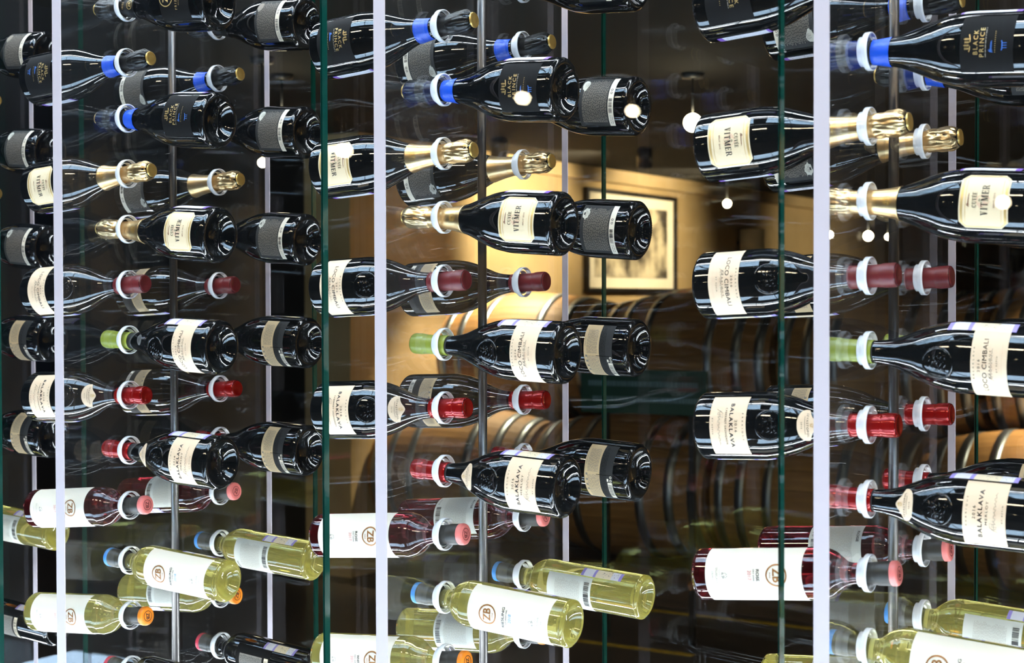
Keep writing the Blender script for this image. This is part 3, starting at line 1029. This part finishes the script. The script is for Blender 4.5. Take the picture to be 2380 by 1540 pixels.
# ------------------------------------------------------------------ rack panels
HOLE = 0.0252
def sheet_mesh():
    """20 mm clear sheet with two columns of round holes"""
    v, f = [], []
    t = 0.010
    ys = [Y_FE+.0008, -0.05, 0.05, Y_POLE-.0075]
    ys2 = [Y_POLE+.0075, Y_REAR-.05, Y_REAR+.05, Y_RE-.0008]
    zt, zb_ = 0.05, -1.25
    def quad(y0, y1, z0, z1, x, flip):
        n = len(v)
        v.extend([(x, y0, z0), (x, y1, z0), (x, y1, z1), (x, y0, z1)])
        f.append((n, n+1, n+2, n+3) if not flip else (n+3, n+2, n+1, n))
    def cell(yc, zc, x, flip):
        n0 = len(v); N = 32
        for i in range(N):
            a = 2*math.pi*i/N+math.pi/4
            v.append((x, yc+HOLE*math.cos(a), zc+HOLE*math.sin(a)))
        for i in range(N):
            a = 2*math.pi*i/N+math.pi/4
            c, s = math.cos(a), math.sin(a)
            k = .05/max(abs(c), abs(s))
            v.append((x, yc+k*c, zc+k*s))
        for i in range(N):
            j = (i+1) % N
            q = (n0+i, n0+N+i, n0+N+j, n0+j)
            f.append(q if not flip else q[::-1])
    for x, flip in ((t, False), (-t, True)):
        for Y, yc in ((ys, 0.0), (ys2, Y_REAR)):
            quad(Y[0], Y[1], BASE_Z, TOP_Z, x, flip)
            quad(Y[2], Y[3], BASE_Z, TOP_Z, x, flip)
            quad(Y[1], Y[2], BASE_Z, zb_, x, flip)
            quad(Y[1], Y[2], zt, TOP_Z, x, flip)
            for r in range(13): cell(yc, -ROW*r, x, flip)
    return mesh('sheet', v, f, 'acrylic')

def ring_mesh():
    ro, ri, h0, h1 = .0257, .0234, .0036, .0113
    pr = [(ri, h0), (ro-.0004, h0), (ro, h0+.0004), (ro, h1-.0004), (ro-.0004, h1), (ri, h1), (ri, h0)]
    return lathe('neck_ring', pr, 'ring_white', 48, axis='X')
def sleeve_mesh():
    ro, ri = .0200, .0190
    pr = [(ri, -.0040), (ro, -.0040), (ro, .0062), (ri, .0062), (ri, -.0040)]
    me = lathe('neck_sleeve', pr, 'ring_white', 40, axis='X')
    return me
SHEET, RING, SLEEVE = sheet_mesh(), ring_mesh(), sleeve_mesh()
FE = boxmesh('front_edge_strip', -.0102, .0102, Y_FE-.0012, Y_FE+.0008, BASE_Z, TOP_Z, 'edge_white')
RE = boxmesh('rear_edge_strip', -.0012, .0102, Y_RE-.0008, Y_RE+.0012, BASE_Z, TOP_Z, 'edge_white')
POLE = lathe('support_pole', [(0, BASE_Z), (.0072, BASE_Z), (.0072, TOP_Z), (0, TOP_Z)], 'steel', 24)
RACK_LABEL = {0: 'clear acrylic rack panel with neck rings, first along the case from the dark partition',
 1: 'clear acrylic rack panel holding the front bottle with the gold ringed monogram',
 2: 'clear acrylic rack panel with neck rings, third along the case from the dark partition',
 3: 'clear acrylic rack panel with neck rings, fourth along the case from the dark partition'}
for fin in (0, 1, 2, 3):
    root = empty('bottle_rack_panel', (PITCH_X*fin, Y_FE, 0))
    root.location = (PITCH_X*fin, 0, 0)
    tag(root, RACK_LABEL[fin], 'wine rack', 'rack panels standing in the glass case')
    obj('sheet', SHEET, None, root)
    obj('front_edge_strip', FE, None, root)
    obj('rear_edge_strip', RE, None, root)
    po = obj('support_pole', POLE, None, root, (0, Y_POLE, 0))
    for f in po.data.polygons: f.use_smooth = True
    for yc in (0.0, Y_REAR):
        for r in range(13):
            ro = obj('neck_ring', RING, None, root, (0, yc, -ROW*r))
            obj('neck_sleeve', SLEEVE, None, ro)

for fin, d in VISIBLE.items():
    for c in 'fr':
        for row in d[c]:
            place_bottle(fin, row, c)

# ------------------------------------------------------------------ glass case: sheets, base, top, light bars
def pane(name, x0, x1, y, t=0.012):
    v, f = box_vf(x0, x1, y-t/2, y+t/2, BASE_Z-.02, TOP_Z+.02)
    mi = [1, 1, 0, 0, 1, 1]
    return mesh(name, v, f, mats=['case_glass', 'glass_edge'], mi=mi)
n_ = 0
for k in range(-1, 5):
    x0, x1 = PITCH_X*k+.0015, PITCH_X*(k+1)-.0015
    for yy, nm in ((Y_FG, 'front'), (Y_RG, 'rear')):
        n_ += 1
        tag(obj('window_%d' % n_, pane('pane_'+nm, x0, x1, yy)), kind='structure')
XL, XR = PITCH_X*-1-.05, PITCH_X*5+.05
tag(obj('trim_1', boxmesh('case_base', XL, XR, Y_FG-.05, Y_RG+.05, FLOOR_Z, BASE_Z-.0005, 'case_dark')), kind='structure')
tag(obj('trim_2', boxmesh('case_top', XL, XR, Y_FG-.05, Y_RG+.05, TOP_Z+.0005, TOP_Z+.25, 'case_dark')), kind='structure')
pmat('led_cool', (0.87, 0.92, 1.0), 0.5, emit=38)
pmat('led_cool_low', (0.84, 0.91, 1.0), 0.5, emit=42)
def light_bar(y, z, w, mat, label, down):
    root = empty('light_bar', (XL+.1, y, z))
    ln = XR-XL-.2
    hs = boxmesh('housing', 0, ln, -w/2-.006, w/2+.006, -.012 if not down else 0.0, 0.0 if not down else .012, 'case_dark')
    obj('housing', hs, None, root)
    c = VF()
    n = 24
    for i in range(n):
        a, b = ln*i/n+.006, ln*(i+1)/n-.006
        zz = (-.0035, -.0005) if down else (.0005, .0035)
        c.box(a, b, -w/2, w/2, *zz)
    obj('diffuser', mesh('diffuser', c.v, c.f, mat), None, root)
    tag(root, label, 'light bar', 'light bars of the glass case')
light_bar(-.222, TOP_Z-.0125, .045, 'led_cool', 'cool white light bar under the case top behind the front glass', True)
light_bar(.462, TOP_Z-.0125, .045, 'led_cool', 'cool white light bar under the case top before the rear glass', True)
light_bar(-.222, BASE_Z+.0125, .050, 'led_cool_low', 'cool white light bar on the case base behind the front glass', False)
light_bar(.462, BASE_Z+.0125, .050, 'led_cool_low', 'cool white light bar on the case base before the rear glass', False)

# ------------------------------------------------------------------ the hall in front and the cellar behind
pmat('floor_dark', '#3a332d', 0.28, noise=(3, '#2a2622'))
pmat('plaster', '#c9ad7f', 0.9, noise=(1.6, '#ab9064'), bump=(9, 0.5, 0.01))
pmat('dark_wall', '#2b2622', 0.8, noise=(2, '#1d1a18'))
pmat('dark_ceiling', '#12100e', 0.9, noise=(2, '#0c0a09'))
pmat('hall_ceiling', '#3b3d40', 0.9)
pmat('lamp_warm', (1.0, 0.80, 0.52), 0.5, emit=36)
pmat('lamp_small', (1.0, 0.80, 0.52), 0.5, emit=30)
pmat('fill_panel_warm', (1.0, 0.78, 0.55), 0.5, emit=34)
pmat('skylight_glass', (0.52, 0.72, 1.0), 0.5, emit=11)
tag(obj('floor', boxmesh('floor', -9, 10, -9, 26, FLOOR_Z-.1, FLOOR_Z, 'floor_dark')), kind='structure')
XW = -2.2
tag(obj('wall_left', boxmesh('wall_left', XW-.3, XW, 4.36, 26, FLOOR_Z, .335, 'plaster')), kind='structure')
tag(obj('wall_partition', boxmesh('wall_partition', -9, XW-.3, 4.36, 4.56, FLOOR_Z, .335, 'dark_wall')), kind='structure')
tag(obj('wall_back', boxmesh('wall_back', XW-.3, 9, 26, 26.2, FLOOR_Z, .335, 'dark_wall')), kind='structure')
tag(obj('ceiling', boxmesh('ceiling', -9, 9, .66, 26, .335, .45, 'dark_ceiling')), kind='structure')
tag(obj('trim_3', boxmesh('cornice', XW, XW+.06, 4.36, 26, .25, .335, 'plaster')), kind='structure')
tag(obj('wall_right', boxmesh('wall_right', 4.6, 4.8, .70, 26, FLOOR_Z, .335, 'plaster')), kind='structure')
HC = 2.3
tag(obj('ceiling_hall', boxmesh('ceiling_hall', -9, 10, -9, .66, HC, HC+.1, 'hall_ceiling')), kind='structure')
tag(obj('wall_hall', boxmesh('wall_hall', -9, 10, -9.2, -9, FLOOR_Z, HC, 'dark_wall')), kind='structure')
tag(obj('wall_fascia', boxmesh('wall_fascia', -9, 10, .60, .66, TOP_Z+.25, HC, 'dark_wall')), kind='structure')

# roof light of the hall: frame with panes
def skylight(x, y, w, d, label):
    root = empty('roof_light', (x, y, HC-.002))
    c = VF()
    nx, ny = 4, 3
    for i in range(nx+1): c.box(-w/2+w*i/nx-.02, -w/2+w*i/nx+.02, -d/2, d/2, -.05, 0)
    for j in range(ny+1): c.box(-w/2, w/2, -d/2+d*j/ny-.02, -d/2+d*j/ny+.02, -.05, 0)
    obj('frame', mesh('frame', c.v, c.f, 'case_dark'), None, root)
    for i in range(nx):
        for j in range(ny):
            obj('pane', boxmesh('pane', -w/2+w*i/nx+.02, -w/2+w*(i+1)/nx-.02, -d/2+d*j/ny+.02, -d/2+d*(j+1)/ny-.02, -.02, -.01, 'skylight_glass'), None, root)
    tag(root, label, 'roof light')
skylight(-.6, -1.25, 3.4, 1.1, 'blue daylit roof light over the hall beside the dark partition')
skylight(3.2, -1.25, 3.4, 1.1, 'blue daylit roof light over the hall before the barrel end of the case')
# luminous strip let into the floor along the case
def floor_light(x, ln, label):
    root = empty('floor_light', (x, -1.05, FLOOR_Z))
    c = VF(); w = .55
    for y0, y1 in ((-w/2-.03, -w/2), (w/2, w/2+.03)): c.box(-ln/2, ln/2, y0, y1, 0, .012)
    n = 6
    for i in range(n+1): c.box(-ln/2+ln*i/n-.012, -ln/2+ln*i/n+.012, -w/2, w/2, 0, .012)
    obj('frame', mesh('frame', c.v, c.f, 'case_dark'), None, root)
    for i in range(n):
        obj('pane', boxmesh('pane', -ln/2+ln*i/n+.012, -ln/2+ln*(i+1)/n-.012, -w/2, w/2, .001, .010, 'floor_light_glass'), None, root)
    tag(root, label, 'floor light')
pmat('floor_light_glass', (0.56, 0.74, 1.0), 0.5, emit=8)
floor_light(-.4, 3.4, 'long luminous floor panel before the dark partition end of the case')
floor_light(3.2, 3.4, 'long luminous floor panel before the barrel end of the case')

def ceiling_fill_panel(x, y, w, d, label):  # unseen fill panels, added for the main warm light from the front
    root = empty('ceiling_fill_lamp', (x, y, HC))
    obj('housing', boxmesh('housing', -w/2-.03, w/2+.03, -d/2-.03, d/2+.03, -.06, 0, 'case_dark', .008), None, root)
    obj('diffuser', boxmesh('diffuser', -w/2, w/2, -d/2, d/2, -.072, -.0605, 'fill_panel_warm'), None, root)
    tag(root, label, 'fill panel', 'added warm fill panels of the hall')
for x in (-.8, 1.2, 3.4, 5.4):
    ceiling_fill_panel(x, -3.9, .9, .45, 'added warm oblong fill panel over the middle of the hall')
for x in (6.0, 7.6):  # two more added to brighten the cork plates and capsule ends
    ceiling_fill_panel(x, -1.2, .9, .45, 'added warm oblong fill panel beyond the roof lights')

def globe(x, y, z, r, label, mat, top, grp):
    root = empty('pendant_lamp', (x, y, z))
    obj('globe', lathe('globe', [(0, -r)]+[(r*math.sin(a), -r*math.cos(a)) for a in [math.pi*i/16 for i in range(1, 16)]]+[(0, r)], mat, 24), None, root)
    obj('cord', lathe('cord', [(0, r), (.004, r), (.004, top-z), (0, top-z)], 'case_dark', 8), None, root)
    obj('rose', lathe('rose', [(0, top-z-.02), (.04, top-z-.02), (.045, top-z), (0, top-z)], 'case_dark', 16), None, root)
    tag(root, label, 'pendant lamp', grp)

def ray(u, v, zc):
    d = fw + rt*((u-1190)/FPX) - up*((v-770)/FPX)
    return CAM + d*zc
for (u, v, zc, r) in ((1215, 228, 5.4, .023), (2332, 470, 5.6, .025), (800, 350, 5.2, .023), (1470, 258, 5.8, .023)):
    p = ray(u, v, zc)
    globe(p.x, 2*Y_FG-p.y, p.z, r, 'small warm pendant globe hanging in the hall', 'lamp_warm', HC, 'pendant globes of the hall')
for (u, v, zc, r, wh) in ((1610, 285, 6.0, .034, 'largest warm pendant globe in the cellar, high before the barrels'), (1690, 473, 9.0, .022, 'warm pendant globe in the cellar beside the framed photograph'),
        (2018, 548, 9.5, .028, 'middle one of three warm pendant globes hanging close together in the cellar'), (1928, 545, 9.5, .020, 'warm pendant globe nearest the plaster wall of three hanging close together'), (2064, 550, 9.8, .018, 'smallest of three warm pendant globes hanging close together in the cellar'),
        (610, 378, 5.6, .016, 'tiny warm pendant globe hanging before the dark partition'), (655, 270, 6.0, .024, 'warm pendant globe hanging high before the dark partition')):
    p = ray(u, v, zc)
    globe(p.x, p.y, p.z, r, wh, 'lamp_small', .335, 'pendant globes of the cellar')

# barrels
def wood_mat(name, c1, c2):
    m = bpy.data.materials.new(name); m.use_nodes = True
    nt = m.node_tree; b = nt.nodes['Principled BSDF']
    tc = nt.nodes.new('ShaderNodeTexCoord'); mp = nt.nodes.new('ShaderNodeMapping')
    mp.inputs['Scale'].default_value = (1.5, 14, 14)
    n = nt.nodes.new('ShaderNodeTexNoise'); n.inputs['Scale'].default_value = 2.2; n.inputs['Detail'].default_value = 8
    rp = nt.nodes.new('ShaderNodeValToRGB')
    rp.color_ramp.elements[0].color = lin(c1); rp.color_ramp.elements[1].color = lin(c2)
    rp.color_ramp.elements[0].position = .3; rp.color_ramp.elements[1].position = .7
    nt.links.new(tc.outputs['Object'], mp.inputs[0]); nt.links.new(mp.outputs[0], n.inputs['Vector'])
    nt.links.new(n.outputs['Fac'], rp.inputs[0]); nt.links.new(rp.outputs[0], b.inputs['Base Color'])
    b.inputs['Roughness'].default_value = .6
    MATS[name] = m
wood_mat('oak', '#856038', '#a57c49')
wood_mat('oak_head', '#b98443', '#d9a65c')
wood_mat('rack_wood', '#3b2c1f', '#54402c')
pmat('hoop_steel', (0.30, 0.34, 0.38), 0.40, metal=1)
BL, BR, BH = .93, .345, .285
def br(x): return BH+(BR-BH)*(1-(2*x/BL)**2)
def barrel_parts():
    N = 24
    st = []
    # one stave, copied around: slightly proud pieces with recessed joints
    v, f = [], []
    m = 10; ha = math.pi/N*.975
    for i in range(m+1):
        x = -BL/2+BL*i/m
        for a in (-ha, 0, ha):
            v.append((x, br(x)*math.sin(a), br(x)*math.cos(a)))
        for a in (ha, -ha):
            v.append((x, (br(x)-.024)*math.sin(a), (br(x)-.024)*math.cos(a)))
    for i in range(m):
        for j in range(5):
            a, b = i*5+j, i*5+(j+1) % 5
            f.append((a, b, b+5, a+5))
    f.append((4, 3, 2, 1, 0)); f.append(tuple(m*5+j for j in range(5)))
    stave = mesh('stave', v, f, 'oak')
    hoops = []
    for x in (-.42, -.31, -.17, .17, .31, .42):
        w = .022
        pr = [(br(x-w)+.0005, x-w), (br(x-w)+.004, x-w), (br(x)+.0045, x), (br(x+w)+.004, x+w), (br(x+w)+.0005, x+w)]
        hoops.append(lathe('hoop', pr, 'hoop_steel', 40, axis='X'))
    hr = BH-.02
    planks = []
    nP = 7
    for i in range(nP):
        y0, y1 = -hr+2*hr*i/nP+.001, -hr+2*hr*(i+1)/nP-.001
        pts = []
        K = 6
        up_ = [(y0+(y1-y0)*k/K, math.sqrt(max(hr*hr-(y0+(y1-y0)*k/K)**2, 0))) for k in range(K+1)]
        poly = up_ + [(y, -z) for y, z in reversed(up_)]
        n = len(poly)
        vv = [(0, y, z) for y, z in poly] + [(-.018, y, z) for y, z in poly]
        ff = [tuple(range(n)), tuple(range(2*n-1, n-1, -1))] + [(j, n+j, n+(j+1) % n, (j+1) % n) for j in range(n)]
        planks.append(mesh('head_plank', vv, ff, 'oak_head'))
    return stave, hoops, planks, N
STAVE, HOOPS, PLANKS, NST = barrel_parts()
def barrel(x, y, z, rot, label, grp=None):
    root = empty('wine_barrel', (x, y, z))
    root.rotation_euler.x = rot
    for i in range(NST):
        obj('stave', STAVE, None, root, rot=(2*math.pi*i/NST, 0, 0))
    for h in HOOPS: obj('hoop', h, None, root)
    for s_ in (-1, 1):
        for p in PLANKS:
            o = obj('head_plank', p, None, root, (s_*(BL/2-.03), 0, 0))
            if s_ < 0: o.rotation_euler.z = math.pi
    tag(root, label, 'barrel', grp)
T1Y, T1Z, T2Y, T2Z = 5.15, -.83, 4.74, -1.42
NTH = ('against the plaster wall', 'second from the plaster wall', 'third from the plaster wall', 'fourth from the plaster wall', 'fifth from the plaster wall')
for i, x in enumerate((-1.55, -.58, .39, 1.36, 2.33)):
    barrel(x, T1Y, T1Z, .3*i, 'oak wine barrel in the upper row, '+NTH[i], 'barrels of the upper row')
for i, x in enumerate((-1.70, -.73, .24, 1.21, 2.18)):
    barrel(x, T2Y, T2Z, .5*i, 'oak wine barrel in the lower row, '+NTH[i], 'barrels of the lower row')
for i, x in enumerate((-1.1, -.1, .9)):
    barrel(x, 6.6, T1Z+.05, .4*i, 'oak wine barrel in the row behind the others, '+NTH[i], 'barrels of the row behind')
rk = empty('barrel_rack', (0, T2Y, FLOOR_Z))
for yy in (4.55, 4.93, 5.35, 6.42, 6.78):
    obj('rail', boxmesh('rail', -2.1, 3.0, yy-.04, yy+.04, 0, .17 if yy < 5 else (.74 if yy < 6 else .79), 'rack_wood'), None, rk, (0, -T2Y, 0))
tag(rk, 'dark wooden rails carrying the oak barrels', 'barrel rack')

# framed pictures on the plaster wall
def photo_mat():
    m = bpy.data.materials.new('photo_print'); m.use_nodes = True
    nt = m.node_tree; b = nt.nodes['Principled BSDF']
    tc = nt.nodes.new('ShaderNodeTexCoord'); n = nt.nodes.new('ShaderNodeTexNoise')
    n.inputs['Scale'].default_value = 5.5; n.inputs['Detail'].default_value = 5
    rp = nt.nodes.new('ShaderNodeValToRGB')
    rp.color_ramp.elements[0].position = .38; rp.color_ramp.elements[1].position = .60
    rp.color_ramp.elements[0].color = lin('#4a4238'); rp.color_ramp.elements[1].color = lin('#d6c7a8')
    nt.links.new(tc.outputs['Object'], n.inputs['Vector']); nt.links.new(n.outputs['Fac'], rp.inputs[0])
    nt.links.new(rp.outputs[0], b.inputs['Base Color']); b.inputs['Roughness'].default_value = .4
    MATS['photo_print'] = m
photo_mat()
pmat('frame_black', '#15110e', .4)
pmat('mat_board', '#efe4cc', .8)
def picture(y0, y1, z0, z1, label):
    root = empty('framed_picture', (XW, (y0+y1)/2, z0))
    w, h = (y1-y0)/2, z1-z0
    c = VF(); b = .028
    c.box(.002, .035, -w, w, 0, b); c.box(.002, .035, -w, w, h-b, h)
    c.box(.002, .035, -w, -w+b, b, h-b); c.box(.002, .035, w-b, w, b, h-b)
    obj('frame', mesh('frame', c.v, c.f, 'frame_black'), None, root)
    obj('mat_board', boxmesh('mat_board', .002, .015, -w+b, w-b, b, h-b, 'mat_board'), None, root)
    obj('photo', boxmesh('photo', .0151, .018, -w+b+.10, w-b-.10, b+.07, h-b-.07, 'photo_print'), None, root)
    tag(root, label, 'picture')
picture(6.78, 8.08, -.47, .205, 'black framed photograph with wide cream mat, above the barrels')
picture(17.0, 19.0, -.50, .12, 'black framed photograph farther down the wall, beyond the barrels')
wl = empty('wall_lamp', (XW, 9.2, -.08))
obj('shade', lathe('shade', [(.085, -.10), (.095, -.10), (.095, .10), (.085, .10), (.085, -.10)], 'mat_board', 28), None, wl, (.12, 0, 0))
obj('bracket', boxmesh('bracket', .001, .12, -.02, .02, -.02, .02, 'frame_black', .004), None, wl)
tag(wl, 'small drum shaded wall lamp beside the framed photograph', 'wall lamp')

# green sign before the barrels
pmat('sign_green', '#0d3b2c', .5)
pmat('sign_text', '#5d7a80', .6)
p = ray(1500, 912, 6.55)
sg = empty('sign_board', (p.x, p.y, p.z-.09))
obj('board', boxmesh('board', -.31, .28, 0, .02, 0, .185, 'sign_green', .004), None, sg)
fl = Flat()
dashes(fl, [.125], -.27, .24, .022, 1, 5, .008); dashes(fl, [.060], -.25, .26, .022, 1, 6, .008)
o = obj('lettering', mesh('lettering', [(x, -.0012, y) for x, y in fl.v], fl.f, 'sign_text'), None, sg)
for xx in (-.2, .2):
    obj('stand', boxmesh('stand', xx-.012, xx+.012, .021, .04, FLOOR_Z-(p.z-.09), .15, 'frame_black'), None, sg)
tag(sg, 'dark green sign board with two lines of pale lettering before the barrels', 'sign')

# yellow tape on the floor
pmat('tape_yellow', '#d8b21a', .5, noise=(30, '#a8860c'))
for (x, y, ln) in ((-.05, 4.40, .9), (-.2, 3.66, .55), (1.1, 4.42, .9)):
    o = obj('floor_tape', boxmesh('floor_tape', -ln/2, ln/2, -.02, .02, 0, .002, 'tape_yellow'), None, None, (x, y, FLOOR_Z))
    tag(o, 'strip of worn yellow tape stuck on the cellar floor', 'tape', 'yellow floor tapes')

# cellar lamps: warm spots under the ceiling
def spot_lamp(x, y, tx, ty, tz, power, ang, label, col=(1.0, .79, .52)):
    z = .335
    root = empty('ceiling_spotlight', (x, y, z))
    obj('canister', lathe('canister', [(0, -.10), (.030, -.10), (.045, -.115), (.045, -.01), (.03, 0), (0, 0)], 'frame_black', 20), None, root)
    obj('lens', lathe('lens', [(.028, -.104), (.012, -.107), (0, -.108)], 'lamp_small', 16), None, root)
    l = bpy.data.lights.new('spot', 'SPOT'); l.energy = power; l.color = col
    l.spot_size = math.radians(ang); l.spot_blend = .6; l.shadow_soft_size = .04
    o = bpy.data.objects.new('spot', l); COL.objects.link(o)
    o.parent = root; o.location = (0, 0, -.13)
    d = Vector((tx-x, ty-y, tz-z+.13))
    o.rotation_euler = d.to_track_quat('-Z', 'Y').to_euler()
    tag(root, label, 'spotlight', 'cellar spotlights')
for a in ((-1.3, 5.9, XW, 6.0, .0, 125, 84, 'black ceiling spotlight aimed at the bare end of the plaster wall'),
          (-1.2, 7.5, XW, 7.6, -.05, 90, 96, 'black ceiling spotlight aimed at the framed photograph above the barrels'),
          (-1.0, 10.6, XW, 10.8, -.2, 26, 110, 'black ceiling spotlight beyond the small wall lamp'),
          (-1.7, 5.0, -1.75, 5.1, -.8, 190, 70, 'black ceiling spotlight over the barrels by the plaster wall'),
          (1.75, 4.6, 1.5, 5.0, -1.0, 330, 60, 'black ceiling spotlight over the barrels far from the plaster wall')):
    spot_lamp(*a)
for a in ((3.7, 2.6, 4.6, 2.8, -.4, 45, 115, 'added black fill spotlight aimed at the plaster wall across from the pictures'),  # both added to light the unseen right wall mirrored in the cork plates
          (3.7, 5.4, 4.6, 5.6, -.4, 45, 115, 'added black fill spotlight farther along the wall across from the pictures')):
    spot_lamp(*a)
bpy.context.view_layer.update()
